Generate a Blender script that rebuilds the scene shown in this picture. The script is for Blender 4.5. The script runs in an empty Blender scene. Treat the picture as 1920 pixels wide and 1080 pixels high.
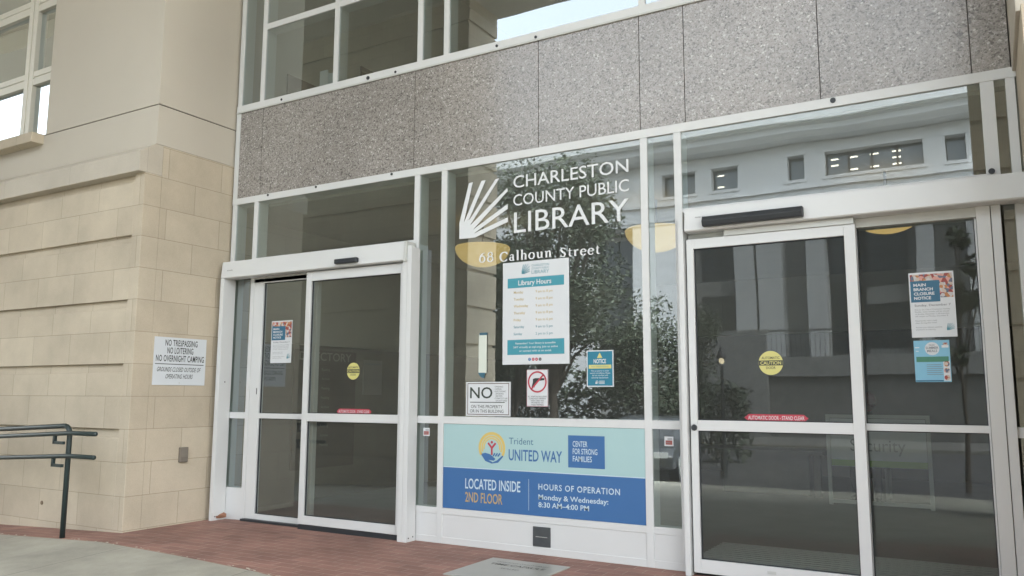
import bpy, bmesh, math, random
from mathutils import Vector, Matrix
R = math.radians
S = bpy.context.scene
C = S.collection
random.seed(7)

# ------------------------------------------------------------------ camera
cd = bpy.data.cameras.new('camera'); cam = bpy.data.objects.new('camera', cd); C.objects.link(cam)
cam.location = (0, -5.623, 1.2); cam.rotation_euler = (R(97.509), R(-.217), R(30.448))
cd.sensor_width = 36; cd.lens = 1526.5/1920*36; cd.clip_start = .05; cd.clip_end = 2000
S.camera = cam
# ------------------------------------------------------------------ sky, sun, exposure
SUN_EL, SUN_AZ = 56, 75                       # high, from the right: the portico keeps the library front in open shade
w = bpy.data.worlds.new('World'); S.world = w; w.use_nodes = True
nt = w.node_tree; bg = nt.nodes['Background']
sky = nt.nodes.new('ShaderNodeTexSky'); sky.sky_type = 'NISHITA'; sky.sun_disc = False
sky.sun_elevation = R(SUN_EL); sky.sun_rotation = R(SUN_AZ); sky.dust_density = 6; sky.air_density = 1.6; sky.ozone_density = 2
hs = nt.nodes.new('ShaderNodeHueSaturation'); hs.inputs['Saturation'].default_value = .35
nt.links.new(sky.outputs[0], hs.inputs['Color']); nt.links.new(hs.outputs[0], bg.inputs[0])
bg.inputs[1].default_value = .15
sl = bpy.data.lights.new('sun', 'SUN'); sl.energy = 1.3; sl.angle = R(40); sl.color = (1, .96, .9)
so = bpy.data.objects.new('sun', sl); C.objects.link(so)
el, az = R(SUN_EL), R(SUN_AZ)
sd = Vector((math.sin(az)*math.cos(el), math.cos(az)*math.cos(el), math.sin(el)))
so.rotation_euler = sd.to_track_quat('Z', 'Y').to_euler(); so.location = (0, 20, 40)
S.view_settings.view_transform = 'Standard'; S.view_settings.look = 'None'
S.view_settings.exposure = 3.02; S.view_settings.gamma = 1
S.cycles.transparent_max_bounces = 24; S.cycles.max_bounces = 10; S.cycles.diffuse_bounces = 5
S.cycles.use_denoising = True
try: S.cycles.denoiser = 'OPENIMAGEDENOISE'
except Exception: pass
S.cycles.caustics_reflective = False; S.cycles.caustics_refractive = False
S.cycles.sample_clamp_indirect = 6

# ------------------------------------------------------------------ mesh helpers
class MB:
    def __init__(s): s.v = []; s.f = []
    def add(s, vs, fs):
        n = len(s.v); s.v += [tuple(p) for p in vs]; s.f += [tuple(i+n for i in f) for f in fs]; return s
    def box(s, x0, x1, y0, y1, z0, z1):
        return s.add([(x0,y0,z0),(x1,y0,z0),(x1,y1,z0),(x0,y1,z0),(x0,y0,z1),(x1,y0,z1),(x1,y1,z1),(x0,y1,z1)],
                     [(0,3,2,1),(4,5,6,7),(0,1,5,4),(1,2,6,5),(2,3,7,6),(3,0,4,7)])
    def prism(s, pts, axis, a, b):             # closed polygon extruded along an axis
        n = len(pts)
        def P(p, t): return (t, p[0], p[1]) if axis == 'x' else ((p[0], t, p[1]) if axis == 'y' else (p[0], p[1], t))
        vs = [P(p, a) for p in pts]+[P(p, b) for p in pts]
        return s.add(vs, [tuple(range(n))[::-1], tuple(range(n, 2*n))]+[(i, (i+1) % n, n+(i+1) % n, n+i) for i in range(n)])
    def tube(s, pts, r, seg=12, cap=True):
        pts = [Vector(p) for p in pts]; rs = r if isinstance(r, (list, tuple)) else [r]*len(pts)
        prev = None; rings = []
        for i, p in enumerate(pts):
            t = (pts[min(i+1, len(pts)-1)]-pts[max(i-1, 0)]).normalized()
            if prev is None:
                a = Vector((0, 0, 1)) if abs(t.z) < .9 else Vector((1, 0, 0)); prev = t.cross(a).normalized()
            u = (prev-t*prev.dot(t)).normalized(); v = t.cross(u); prev = u
            rings.append([p+(u*math.cos(2*math.pi*k/seg)+v*math.sin(2*math.pi*k/seg))*rs[i] for k in range(seg)])
        vs = [q for ring in rings for q in ring]
        fs = [(i*seg+k, i*seg+(k+1) % seg, (i+1)*seg+(k+1) % seg, (i+1)*seg+k) for i in range(len(pts)-1) for k in range(seg)]
        if cap: fs += [tuple(range(seg))[::-1], tuple(range((len(pts)-1)*seg, len(pts)*seg))]
        return s.add(vs, fs)
    def lathe(s, prof, c, seg=32):             # prof: (radius, z)
        vs = [(c[0]+r*math.cos(2*math.pi*k/seg), c[1]+r*math.sin(2*math.pi*k/seg), c[2]+z) for r, z in prof for k in range(seg)]
        return s.add(vs, [(i*seg+k, i*seg+(k+1) % seg, (i+1)*seg+(k+1) % seg, (i+1)*seg+k) for i in range(len(prof)-1) for k in range(seg)])
    def build(s, name, mat, parent=None, smooth=False, bevel=0):
        me = bpy.data.meshes.new(name); me.from_pydata(s.v, [], s.f); me.update()
        bm = bmesh.new(); bm.from_mesh(me)
        if s.fix: bmesh.ops.recalc_face_normals(bm, faces=bm.faces)
        bm.to_mesh(me); bm.free()
        if smooth:
            for p in me.polygons: p.use_smooth = True
        o = bpy.data.objects.new(name, me); C.objects.link(o); me.materials.append(mat)
        if parent:
            o.parent = parent; o.matrix_parent_inverse = parent.matrix_basis.inverted()
        if bevel:
            m = o.modifiers.new('bevel', 'BEVEL'); m.width = bevel; m.segments = 2; m.limit_method = 'ANGLE'
        return o
    fix = True
def B(*a): return MB().box(*a)
def tag(o, label, cat, group=None):
    o['label'] = label; o['category'] = cat
    if group: o['group'] = group
    return o
def thing(name, loc, label, cat, group=None):
    o = bpy.data.objects.new(name, None); C.objects.link(o); o.location = loc; o.empty_display_size = .1
    return tag(o, label, cat, group)
def struct(o): o['kind'] = 'structure'; return o

# flat prints: a panel is a plane with an origin, a right and an up direction
FACADE = (Vector((0, 0, 0)), Vector((1, 0, 0)), Vector((0, 0, 1)), Vector((0, -1, 0)))
class Print(MB):
    fix = False
    def __init__(s, frame=FACADE, off=0):
        MB.__init__(s); s.o, s.u, s.w, s.n = frame; s.off = off
    def P(s, a, b, d=0): return s.o+s.u*a+s.w*b+s.n*(s.off+d)
    def poly(s, pts, d=0):
        ar = sum(pts[i][0]*pts[(i+1) % len(pts)][1]-pts[(i+1) % len(pts)][0]*pts[i][1] for i in range(len(pts)))
        if ar < 0: pts = pts[::-1]
        return s.add([s.P(a, b, d) for a, b in pts], [tuple(range(len(pts)))])
    def rect(s, a0, a1, b0, b1, d=0): return s.poly([(a0, b0), (a1, b0), (a1, b1), (a0, b1)], d)
    def ring(s, ca, cb, r0, r1, t0=0, t1=360, n=40, sx=1, d=0):
        for i in range(n):
            a, b = R(t0+(t1-t0)*i/n), R(t0+(t1-t0)*(i+1)/n)
            s.poly([(ca+sx*r0*math.cos(a), cb+r0*math.sin(a)), (ca+sx*r1*math.cos(a), cb+r1*math.sin(a)),
                    (ca+sx*r1*math.cos(b), cb+r1*math.sin(b)), (ca+sx*r0*math.cos(b), cb+r0*math.sin(b))], d)
        return s
    def disc(s, ca, cb, r, n=40, t0=0, t1=360, d=0):
        return s.poly([(ca+r*math.cos(R(t0+(t1-t0)*i/n)), cb+r*math.sin(R(t0+(t1-t0)*i/n))) for i in range(n)], d)
    def rib(s, pts, ws, d=0):                  # ribbon with varying width
        L, Q = [], []
        for i, p in enumerate(pts):
            a = pts[max(i-1, 0)]; b = pts[min(i+1, len(pts)-1)]
            tx, ty = b[0]-a[0], b[1]-a[1]; l = math.hypot(tx, ty) or 1
            h = (ws[i] if isinstance(ws, (list, tuple)) else ws)/2
            L.append((p[0]-ty/l*h, p[1]+tx/l*h)); Q.append((p[0]+ty/l*h, p[1]-tx/l*h))
        for i in range(len(pts)-1): s.poly([Q[i], Q[i+1], L[i+1], L[i]], d)
        return s
    def text(s, body, a, b, h, width=None, align='l', bold=0, track=1, shear=0, d=0):
        """b is the baseline, h the capital height; width squeezes the line to a measured length"""
        vs, fs, x0, x1 = glyphs(body, bold, track)
        k = h/CAP; kx = k if width is None else width/((x1-x0) or 1)
        W = (x1-x0)*kx; a0 = a if align == 'l' else (a-W/2 if align == 'c' else a-W)
        s.add([s.P(a0+(x-x0)*kx+shear*y*k, b+y*k, d) for x, y in vs], fs); return s
_cache = {}
def glyphs(body, bold, track):
    key = (body, bold, track)
    if key not in _cache:
        cu = bpy.data.curves.new('t', 'FONT'); cu.body = body; cu.offset = bold; cu.space_character = track; cu.resolution_u = 3; cu.fill_mode = 'FRONT'
        o = bpy.data.objects.new('t', cu); C.objects.link(o)
        me = bpy.data.meshes.new_from_object(o.evaluated_get(bpy.context.evaluated_depsgraph_get()))
        vs = [(v.co.x, v.co.y) for v in me.vertices]; fs = []
        for p in me.polygons:
            q = list(p.vertices); fs.append(q if p.normal.z > 0 else q[::-1])
        bpy.data.objects.remove(o); bpy.data.curves.remove(cu); bpy.data.meshes.remove(me)
        _cache[key] = (vs, fs, min(v[0] for v in vs), max(v[0] for v in vs))
    return _cache[key]
CAP = 1; _h = glyphs('H', 0, 1); CAP = max(v[1] for v in _h[0])

# ------------------------------------------------------------------ materials
def new(name):
    m = bpy.data.materials.new(name); m.use_nodes = True
    return m, m.node_tree.nodes, m.node_tree.links, m.node_tree.nodes['Principled BSDF']
def plain(name, col, rough=.5, metal=0, var=.06, scale=3, bump=0, bscale=60, spec=.5, emit=None):
    m, N, L, p = new(name)
    p.inputs['Roughness'].default_value = rough; p.inputs['Metallic'].default_value = metal
    p.inputs['Specular IOR Level'].default_value = spec
    tc = N.new('ShaderNodeTexCoord'); nz = N.new('ShaderNodeTexNoise'); nz.inputs['Scale'].default_value = scale; nz.inputs['Detail'].default_value = 6
    L.new(tc.outputs['Object'], nz.inputs['Vector'])
    mx = N.new('ShaderNodeMix'); mx.data_type = 'RGBA'
    mx.inputs['A'].default_value = [c*(1-var) for c in col]+[1]; mx.inputs['B'].default_value = [min(1, c*(1+var)) for c in col]+[1]
    L.new(nz.outputs['Fac'], mx.inputs['Factor']); L.new(mx.outputs['Result'], p.inputs['Base Color'])
    if bump:
        n2 = N.new('ShaderNodeTexNoise'); n2.inputs['Scale'].default_value = bscale; n2.inputs['Detail'].default_value = 5
        L.new(tc.outputs['Object'], n2.inputs['Vector'])
        b = N.new('ShaderNodeBump'); b.inputs['Strength'].default_value = bump; b.inputs['Distance'].default_value = .01
        L.new(n2.outputs['Fac'], b.inputs['Height']); L.new(b.outputs['Normal'], p.inputs['Normal'])
    if emit:
        p.inputs['Emission Color'].default_value = list(emit[0])+[1]; p.inputs['Emission Strength'].default_value = emit[1]
    return m
def flat(name, col, rough=.45): return plain(name, col, rough, var=.02)
def ashlar(name, c1, c2, cm, bw, rh, mortar, rough=.8, bump=.25, horiz=False, dirt=.25, stagger=.5):
    """coursed masonry: u = x + y (works on faces along x and along y), v = z; horizontal paving uses x, y"""
    m, N, L, p = new(name); p.inputs['Roughness'].default_value = rough
    tc = N.new('ShaderNodeTexCoord'); sx = N.new('ShaderNodeSeparateXYZ'); cb = N.new('ShaderNodeCombineXYZ')
    L.new(tc.outputs['Object'], sx.inputs[0])
    if horiz:
        L.new(sx.outputs[0], cb.inputs[0]); L.new(sx.outputs[1], cb.inputs[1])
    else:
        ad = N.new('ShaderNodeMath'); L.new(sx.outputs[0], ad.inputs[0]); L.new(sx.outputs[1], ad.inputs[1])
        L.new(ad.outputs[0], cb.inputs[0]); L.new(sx.outputs[2], cb.inputs[1])
    br = N.new('ShaderNodeTexBrick'); br.inputs['Scale'].default_value = 1; br.inputs['Brick Width'].default_value = bw
    br.inputs['Row Height'].default_value = rh; br.inputs['Mortar Size'].default_value = mortar; br.inputs['Mortar Smooth'].default_value = .3
    br.inputs['Color1'].default_value = list(c1)+[1]; br.inputs['Color2'].default_value = list(c2)+[1]; br.inputs['Mortar'].default_value = list(cm)+[1]
    br.offset = stagger; L.new(cb.outputs[0], br.inputs['Vector'])
    n1 = N.new('ShaderNodeTexNoise'); n1.inputs['Scale'].default_value = 1.7; n1.inputs['Detail'].default_value = 8; n1.inputs['Roughness'].default_value = .65
    L.new(tc.outputs['Object'], n1.inputs['Vector'])
    rp = N.new('ShaderNodeMapRange'); rp.inputs['From Min'].default_value = .25; rp.inputs['From Max'].default_value = .75
    rp.inputs['To Min'].default_value = 1-dirt; rp.inputs['To Max'].default_value = 1+dirt*.5
    L.new(n1.outputs['Fac'], rp.inputs['Value'])
    n2 = N.new('ShaderNodeTexNoise'); n2.inputs['Scale'].default_value = 90; n2.inputs['Detail'].default_value = 4
    L.new(tc.outputs['Object'], n2.inputs['Vector'])
    r2 = N.new('ShaderNodeMapRange'); r2.inputs['To Min'].default_value = .9; r2.inputs['To Max'].default_value = 1.1; L.new(n2.outputs['Fac'], r2.inputs['Value'])
    mu = N.new('ShaderNodeMath'); mu.operation = 'MULTIPLY'; L.new(rp.outputs[0], mu.inputs[0]); L.new(r2.outputs[0], mu.inputs[1])
    vm = N.new('ShaderNodeVectorMath'); vm.operation = 'SCALE'; L.new(br.outputs['Color'], vm.inputs[0]); L.new(mu.outputs[0], vm.inputs['Scale'])
    L.new(vm.outputs[0], p.inputs['Base Color'])
    h = N.new('ShaderNodeMath'); h.operation = 'MULTIPLY_ADD'; h.inputs[1].default_value = -1; L.new(br.outputs['Fac'], h.inputs[0])
    h2 = N.new('ShaderNodeMath'); h2.operation = 'MULTIPLY'; h2.inputs[1].default_value = .25; L.new(n2.outputs['Fac'], h2.inputs[0]); L.new(h2.outputs[0], h.inputs[2])
    b = N.new('ShaderNodeBump'); b.inputs['Strength'].default_value = bump; b.inputs['Distance'].default_value = .006
    L.new(h.outputs[0], b.inputs['Height']); L.new(b.outputs['Normal'], p.inputs['Normal'])
    return m
def granite():
    m, N, L, p = new('polished_granite'); p.inputs['Roughness'].default_value = .16; p.inputs['Specular IOR Level'].default_value = .56
    tc = N.new('ShaderNodeTexCoord'); cols = []
    def vor(sc, seedoff):
        mp = N.new('ShaderNodeMapping'); mp.inputs['Location'].default_value = (seedoff, seedoff*2, seedoff)
        v = N.new('ShaderNodeTexVoronoi'); v.inputs['Scale'].default_value = sc
        L.new(tc.outputs['Object'], mp.inputs[0]); L.new(mp.outputs[0], v.inputs['Vector'])
        s_ = N.new('ShaderNodeSeparateColor'); L.new(v.outputs['Color'], s_.inputs[0]); return s_.outputs[0]
    r = N.new('ShaderNodeValToRGB'); e = r.color_ramp.elements; r.color_ramp.interpolation = 'CONSTANT'
    e[0].position = 0; e[0].color = (.16, .15, .142, 1); e[1].position = .1; e[1].color = (.25, .237, .222, 1)
    for pos, c in ((.35, (.285, .27, .252, 1)), (.65, (.325, .31, .292, 1)), (.88, (.37, .357, .34, 1)), (.97, (.5, .49, .47, 1))):
        x = e.new(pos); x.color = c
    L.new(vor(85, 0), r.inputs[0])
    r2 = N.new('ShaderNodeValToRGB'); e = r2.color_ramp.elements; r2.color_ramp.interpolation = 'CONSTANT'
    e[0].position = 0; e[0].color = (.62, .62, .62, 1); e[1].position = .12; e[1].color = (1, 1, 1, 1)
    x = e.new(.95); x.color = (1.35, 1.35, 1.35, 1)
    L.new(vor(160, 3.1), r2.inputs[0])
    mx = N.new('ShaderNodeMix'); mx.data_type = 'RGBA'; mx.blend_type = 'MULTIPLY'; mx.inputs['Factor'].default_value = 1
    L.new(r.outputs[0], mx.inputs['A']); L.new(r2.outputs[0], mx.inputs['B']); nz = N.new('ShaderNodeTexNoise'); nz.inputs['Scale'].default_value = 1.1; nz.inputs['Detail'].default_value = 5; L.new(tc.outputs['Object'], nz.inputs['Vector'])
    mr = N.new('ShaderNodeMapRange'); mr.inputs['From Min'].default_value = .3; mr.inputs['From Max'].default_value = .7; mr.inputs['To Min'].default_value = .86; mr.inputs['To Max'].default_value = 1.08
    L.new(nz.outputs['Fac'], mr.inputs['Value']); vm = N.new('ShaderNodeVectorMath'); vm.operation = 'SCALE'
    L.new(mx.outputs['Result'], vm.inputs[0]); L.new(mr.outputs[0], vm.inputs['Scale']); L.new(vm.outputs[0], p.inputs['Base Color'])
    return m
def glass(name, tint, base, edge, wave=.02, veil=.052):
    m = bpy.data.materials.new(name); m.use_nodes = True; N, L = m.node_tree.nodes, m.node_tree.links; N.clear()
    out = N.new('ShaderNodeOutputMaterial'); mix = N.new('ShaderNodeMixShader')
    tr = N.new('ShaderNodeBsdfTransparent'); tr.inputs[0].default_value = list(tint)+[1]
    gl = N.new('ShaderNodeBsdfGlossy'); gl.inputs['Roughness'].default_value = 0.004; gl.inputs['Color'].default_value = (.87, .96, 1, 1)
    lw = N.new('ShaderNodeLayerWeight'); lw.inputs['Blend'].default_value = .5
    pw = N.new('ShaderNodeMath'); pw.operation = 'POWER'; pw.inputs[1].default_value = 2; L.new(lw.outputs['Facing'], pw.inputs[0])
    ma = N.new('ShaderNodeMath'); ma.operation = 'MULTIPLY_ADD'; ma.inputs[1].default_value = edge; ma.inputs[2].default_value = base
    L.new(pw.outputs[0], ma.inputs[0]); L.new(ma.outputs[0], mix.inputs[0])
    tc = N.new('ShaderNodeTexCoord'); nz = N.new('ShaderNodeTexNoise'); nz.inputs['Scale'].default_value = 1.1; nz.inputs['Detail'].default_value = 1
    b = N.new('ShaderNodeBump'); b.inputs['Strength'].default_value = 1; b.inputs['Distance'].default_value = wave
    L.new(tc.outputs['Object'], nz.inputs['Vector']); L.new(nz.outputs['Fac'], b.inputs['Height']); L.new(b.outputs['Normal'], gl.inputs['Normal'])
    veil_mix = N.new('ShaderNodeMixShader'); df = N.new('ShaderNodeBsdfDiffuse'); df.inputs[0].default_value = (.5, .52, .49, 1)   # pale haze painted over the pane to lift its blacks
    n2 = N.new('ShaderNodeTexNoise'); n2.inputs['Scale'].default_value = 1.3; n2.inputs['Detail'].default_value = 7; L.new(tc.outputs['Object'], n2.inputs['Vector'])
    mr = N.new('ShaderNodeMapRange'); mr.inputs['From Min'].default_value = .3; mr.inputs['From Max'].default_value = .7
    mr.inputs['To Min'].default_value = veil*.8; mr.inputs['To Max'].default_value = veil*1.2; L.new(n2.outputs['Fac'], mr.inputs['Value']); L.new(mr.outputs[0], veil_mix.inputs[0])
    L.new(tr.outputs[0], mix.inputs[1]); L.new(gl.outputs[0], mix.inputs[2])
    L.new(mix.outputs[0], veil_mix.inputs[1]); L.new(df.outputs[0], veil_mix.inputs[2]); L.new(veil_mix.outputs[0], out.inputs[0])
    return m
def collage(name):
    m, N, L, p = new(name); p.inputs['Roughness'].default_value = .4
    tc = N.new('ShaderNodeTexCoord'); v = N.new('ShaderNodeTexVoronoi'); v.inputs['Scale'].default_value = 55
    L.new(tc.outputs['Object'], v.inputs['Vector']); s_ = N.new('ShaderNodeSeparateColor'); L.new(v.outputs['Color'], s_.inputs[0])
    r = N.new('ShaderNodeValToRGB'); e = r.color_ramp.elements; r.color_ramp.interpolation = 'CONSTANT'
    e[0].position = 0; e[0].color = (.3, .06, .05, 1); e[1].position = .22; e[1].color = (.45, .2, .08, 1)
    for pos, c in ((.4, (.5, .42, .35, 1)), (.55, (.12, .14, .2, 1)), (.7, (.6, .3, .25, 1)), (.85, (.5, .5, .5, 1))):
        x = e.new(pos); x.color = c
    L.new(s_.outputs[0], r.inputs[0]); L.new(r.outputs[0], p.inputs['Base Color']); return m
def emis(name, col, st):
    m, N, L, p = new(name); p.inputs['Base Color'].default_value = list(col)+[1]
    p.inputs['Emission Color'].default_value = list(col)+[1]; p.inputs['Emission Strength'].default_value = st; return m

ALU = plain('white_aluminium', (.6, .62, .62), .38, var=.05, scale=1.5, bump=.04, bscale=220)
ALU2 = plain('silver_aluminium', (.5, .52, .5), .35, var=.03)
DARK = plain('black_plastic', (.025, .03, .035), .45)
GRAN = granite()
STONE = ashlar('beige_cast_stone', (.535, .475, .37), (.475, .417, .322), (.33, .285, .21), .62, .2945, .003, dirt=.2, bump=.4)
CAPS = ashlar('pale_cast_stone', (.5, .465, .395), (.45, .4, .32), (.36, .33, .28), 1.18, 5, .0022, dirt=.15)
UPPER = plain('smooth_precast', (.49, .46, .395), .85, var=.12, scale=.7, bump=.15, bscale=150)
JOINT = plain('dark_sealant', (.1, .09, .08), .9)
NEAR = ashlar('scored_concrete', (.35, .34, .285), (.325, .315, .265), (.17, .165, .14), 1.5, 1.2, .004, rough=.9, bump=.3, horiz=True, dirt=.35, stagger=0)
BRICK = ashlar('red_brick_pavers', (.31, .168, .132), (.245, .13, .104), (.40, .31, .25), .205, .102, .0028, rough=.8, bump=.5, horiz=True, dirt=.45)
CONC = plain('concrete', (.31, .30, .255), .9, var=.22, scale=2.2, bump=.35, bscale=120)
ASPH = plain('asphalt', (.06, .06, .062), .9, var=.2, scale=4, bump=.4)
GLW = glass('window_glass', (.66, .74, .71), .19, .6, .0012)
GLT = glass('upper_window_glass', (.6, .68, .66), .27, .5, .0012)
GLD = glass('door_glass', (.68, .73, .69), .055, 1.4, .0012)
GLU = glass('side_window_glass', (.5, .52, .5), .45, .5, .002)
WHITE = flat('white_print', (.6, .63, .65)); VINYL = flat('white_vinyl', (.66, .69, .70))
INK = flat('black_ink', (.03, .035, .035)); GREY = flat('grey_ink', (.2, .22, .24)); RED = flat('red_print', (.42, .045, .07))
TEAL = flat('teal_print', (.05, .27, .34)); GOLD = flat('gold_ink', (.5, .38, .14)); TEALI = flat('teal_ink', (.09, .26, .32))
NAVY = flat('blue_print', (.043, .135, .325)); AQUA = flat('pale_aqua_print', (.35, .52, .53)); AMBER = flat('amber_print', (.6, .46, .14))
PALE = flat('pale_blue_ink', (.5, .62, .7)); DBLUE = flat('deep_blue_print', (.03, .13, .22)); YEL = flat('yellow_print', (.56, .53, .19))
STEEL = plain('dark_steel_plate', (.11, .125, .135), .35, metal=.6, var=.25, scale=9)
GREEN = plain('dark_green_paint', (.02, .034, .034), .4, var=.1)

# ------------------------------------------------------------------ ground
def sheet(name, xs, ys, zf, mat):
    m = MB(); m.fix = False
    for y in ys: m.v += [(x, y, zf(x, y)) for x in xs]
    n = len(xs)
    m.f = [(j*n+i, j*n+i+1, (j+1)*n+i+1, (j+1)*n+i) for j in range(len(ys)-1) for i in range(n-1)]
    return struct(m.build(name, mat))
def gz(x, y):
    z = .042*min(0, max(x, -16)+6.4)
    if y < -1.5: z += .062*(max(y, -11)+1.5)
    return z
XS = [-400, -60, -16, -12, -9, -8, -7.4, -7, -6.4, -6, -5, -4, -3, -2, -1, 0, 1, 3, 8, 40, 400]
EDGE = [(-400, -1.5), (-16, -1.5), (-7.6, -1.44), (-6.3, -1.41), (-5.4, -1.45), (-4.45, -1.53), (-3.6, -1.66), (-2, -2.0), (2, -2.9), (40, -2.9), (400, -2.9)]
def edge_y(x):
    for (a, b), (c, d) in zip(EDGE, EDGE[1:]):
        if a <= x <= c: return b+(d-b)*(x-a)/(c-a)
    return -1.5
xs2 = sorted(set(XS+[e[0] for e in EDGE]))
m = MB(); m.fix = False
for t in (0, .5, 1): m.v += [(x, edge_y(x)*(1-t)+.05*t, gz(x, edge_y(x)*(1-t)+.05*t)) for x in xs2]
n = len(xs2); m.f = [(j*n+i, j*n+i+1, (j+1)*n+i+1, (j+1)*n+i) for j in range(2) for i in range(n-1)]
struct(m.build('brick_paving', BRICK))
m = MB(); m.fix = False
for t in (0, .12, .4, 1): m.v += [(x, -11*t+edge_y(x)*(1-t), gz(x, -11*t+edge_y(x)*(1-t))) for x in xs2]
m.f = [(j*n+i, j*n+i+1, (j+1)*n+i+1, (j+1)*n+i)[::-1] for j in range(3) for i in range(n-1)]
struct(m.build('concrete_pavement', NEAR))
GZ = gz(0, -11)
struct(B(-400, 400, -11.15, -11, GZ-.3, GZ+.002).build('kerb', CONC))
sheet('street', [-400, 0, 400], [-26, -11.15], lambda x, y: GZ-.13, ASPH)
struct(B(-400, 400, -26.15, -26, GZ-.3, GZ).build('far_kerb', CONC))
sheet('far_pavement', [-600, 0, 600], [-700, -40, -26.15], lambda x, y: GZ-.002, plain('dark_paving', (.13, .128, .12), .9, var=.2, scale=2))
sheet('ground', [-600, 0, 600], [12, 700], lambda x, y: -.3, CONC)

# ------------------------------------------------------------------ left stone wing
XP = -6.69
wing = thing('stone_wing', (-9, -.5, 0), 'beige stone wing of the library with grooved courses, left of the glass entrance', 'building')
G = (.883, 1.472, 2.06, 2.667, 3.252)
# blocks start at a groove's top edge; the groove itself is the gap below it
m = MB(); m.box(-16, XP-.03, -.965, .5, -.9, 3.25)
zs = [-.9]+list(G)
for a, b in zip(zs, zs[1:]): m.box(-16, XP-.14, -1.0, -.966, a, b-.08)
m.build('rusticated_wall', STONE, wing, bevel=.004)
m = MB(); m.box(XP-.14, XP, -1.0, -.82, -.9, 3.252); m.build('corner_strip', STONE, wing, bevel=.004)
m = MB(); m.box(XP-.03, XP, -.82, .5, -.9, 3.548); m.build('return_wall', STONE, wing)
MB().prism([(-1.065, 3.252), (-1.065, 3.44), (-.905, 3.548), (-.82, 3.548), (-.82, 3.252)], 'x', -16, XP).build('cap_course', CAPS, wing, bevel=.004)
TOP = 9.19; WX0, WX1, WZ0, WZ1 = -11.9, -8.57, 3.95, 7.2
m = MB(); j = 3.94
m.box(-16, XP, -.9, .5, 3.55, j-.005)
m.box(WX1, XP, -.9, .5, j+.005, TOP); m.box(-16, WX0, -.9, .5, j+.005, TOP); m.box(WX0, WX1, -.9, .5, WZ1, TOP)
m.box(WX0, WX1, -.9, .5, j+.005, WZ0)
m.build('upper_wall', UPPER, wing, bevel=.006)
B(-16, XP-.012, -.888, .5, j-.006, j+.006).build('wall_joint', JOINT, wing)
win = MB()
win.box(WX1-.05, WX1, -.84, -.72, WZ0, WZ1); win.box(WX0, WX0+.05, -.84, -.72, WZ0, WZ1)
for x in (-9.115, -10.2, -11.2): win.box(x-.085, x-.012, -.84, -.72, WZ0, WZ1); win.box(x+.012, x+.085, -.84, -.72, WZ0, WZ1); win.box(x-.012, x+.012, -.83, -.72, WZ0, WZ1)
xb = [WX0+.05, -11.285, -11.115, -10.285, -10.115, -9.2, -9.03, WX1-.05]
for a, b in zip(xb[::2], xb[1::2]):
    for z in (4.69, 5.56): win.box(a, b, -.835, -.72, z-.085, z-.01); win.box(a, b, -.825, -.72, z-.01, z+.01); win.box(a, b, -.835, -.72, z+.01, z+.075)
    win.box(a, b, -.835, -.72, WZ0, WZ0+.03)
wo = win.build('window_frame', plain('cream_frame', (.6, .59, .52), .45), wing, bevel=.003)
MB().add([(WX0, -.79, WZ0), (WX1, -.79, WZ0), (WX1, -.79, WZ1), (WX0, -.79, WZ1)], [(0, 1, 2, 3)]).build('pane', GLU, wo)
B(WX0-.05, WX1-.03, -1.03, -.73, WZ0-.11, WZ0).build('window_sill', STONE, wing, bevel=.008)
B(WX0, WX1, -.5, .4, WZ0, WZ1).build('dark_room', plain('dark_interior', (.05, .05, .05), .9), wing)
m = MB(); m.tube([(-7.94, -1.001, .162), (-7.94, -1.006, .162)], .02, 10); m.build('weep_plug', plain('brown_stain', (.2, .15, .1), .9), wing)

# ------------------------------------------------------------------ right stone pier
pier = thing('stone_pier', (1.3, -.5, 0), 'pale stone pier cut off by the right edge, beside the right sliding door', 'pier')
m = MB(); m.box(.235, 6, -1, .5, -.5, 3.16); m.build('pier_base', STONE, pier, bevel=.004)
m = MB(); m.box(.215, 6, -.9, .5, 3.165, TOP); m.build('upper_wall', UPPER, pier, bevel=.006)

# ------------------------------------------------------------------ portico over and behind the camera (seen only mirrored in the glass)
por = thing('portico', (-3.8, -7, 0), 'stone portico with square columns, seen reflected in the entrance glass', 'portico')
for x0, x1 in ((-16, -8.1), (-.06, 1.5)):
    m = MB(); m.box(x0+.04, x1-.04, -7.46, -6.54, GZ, 8.7)
    z = GZ
    while z < 8.6:
        m.box(x0, x1, -7.5, -6.5, z, min(z+.62, 8.7)); z += .68
    m.build('column', STONE, por)
B(-16, 8, -7.6, -6.4, 8.7, 9.9).build('lintel', UPPER, por); B(-40, -16.01, -7.6, -6.4, 9.75, 11).build('lintel', UPPER, por)
B(-16, 8, -6.4, .5, 9.2, 9.8).build('roof_slab', UPPER, por); B(-40, -16.01, -6.4, .5, 10.2, 10.8).build('roof_slab', UPPER, por)

# ------------------------------------------------------------------ glazed front
front = thing('glazed_front', (-3.2, 0, 0), 'white framed glass front with a grey granite band above the library doors', 'storefront')
def mull(x, wd, z0, z1, y0=0., y1=.14): B(x-wd/2, x+wd/2, y0, y1, z0, z1).build('mullion', ALU, front, bevel=.002)
ZL, ZU, ZM, ZS = 3.162, 4.155, .995, .283
MW = .056
for x in (-6.626, -6.312): mull(x, MW, 2.5 if x > -6.5 else 0, ZL-.033)
for x in (-4.287, -3.995, -2.166, -1.903): mull(x, MW, 0, ZL-.033)
mull(.078, .075, 2.5, ZL-.033); mull(.2, .05, 0, ZL-.033)
mull(-6.312, .05, 0, 2.346)
for x in (-6.626, -6.3, -5.303, -4.287, -3.995, -2.16, -1.6, -.9, .078): mull(x, MW, ZU+.033, TOP)
def rail(x0, x1, z, h, y0=-.003): B(x0, x1, y0, .14, z-h/2, z+h/2).build('rail', ALU, front, bevel=.002)
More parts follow.
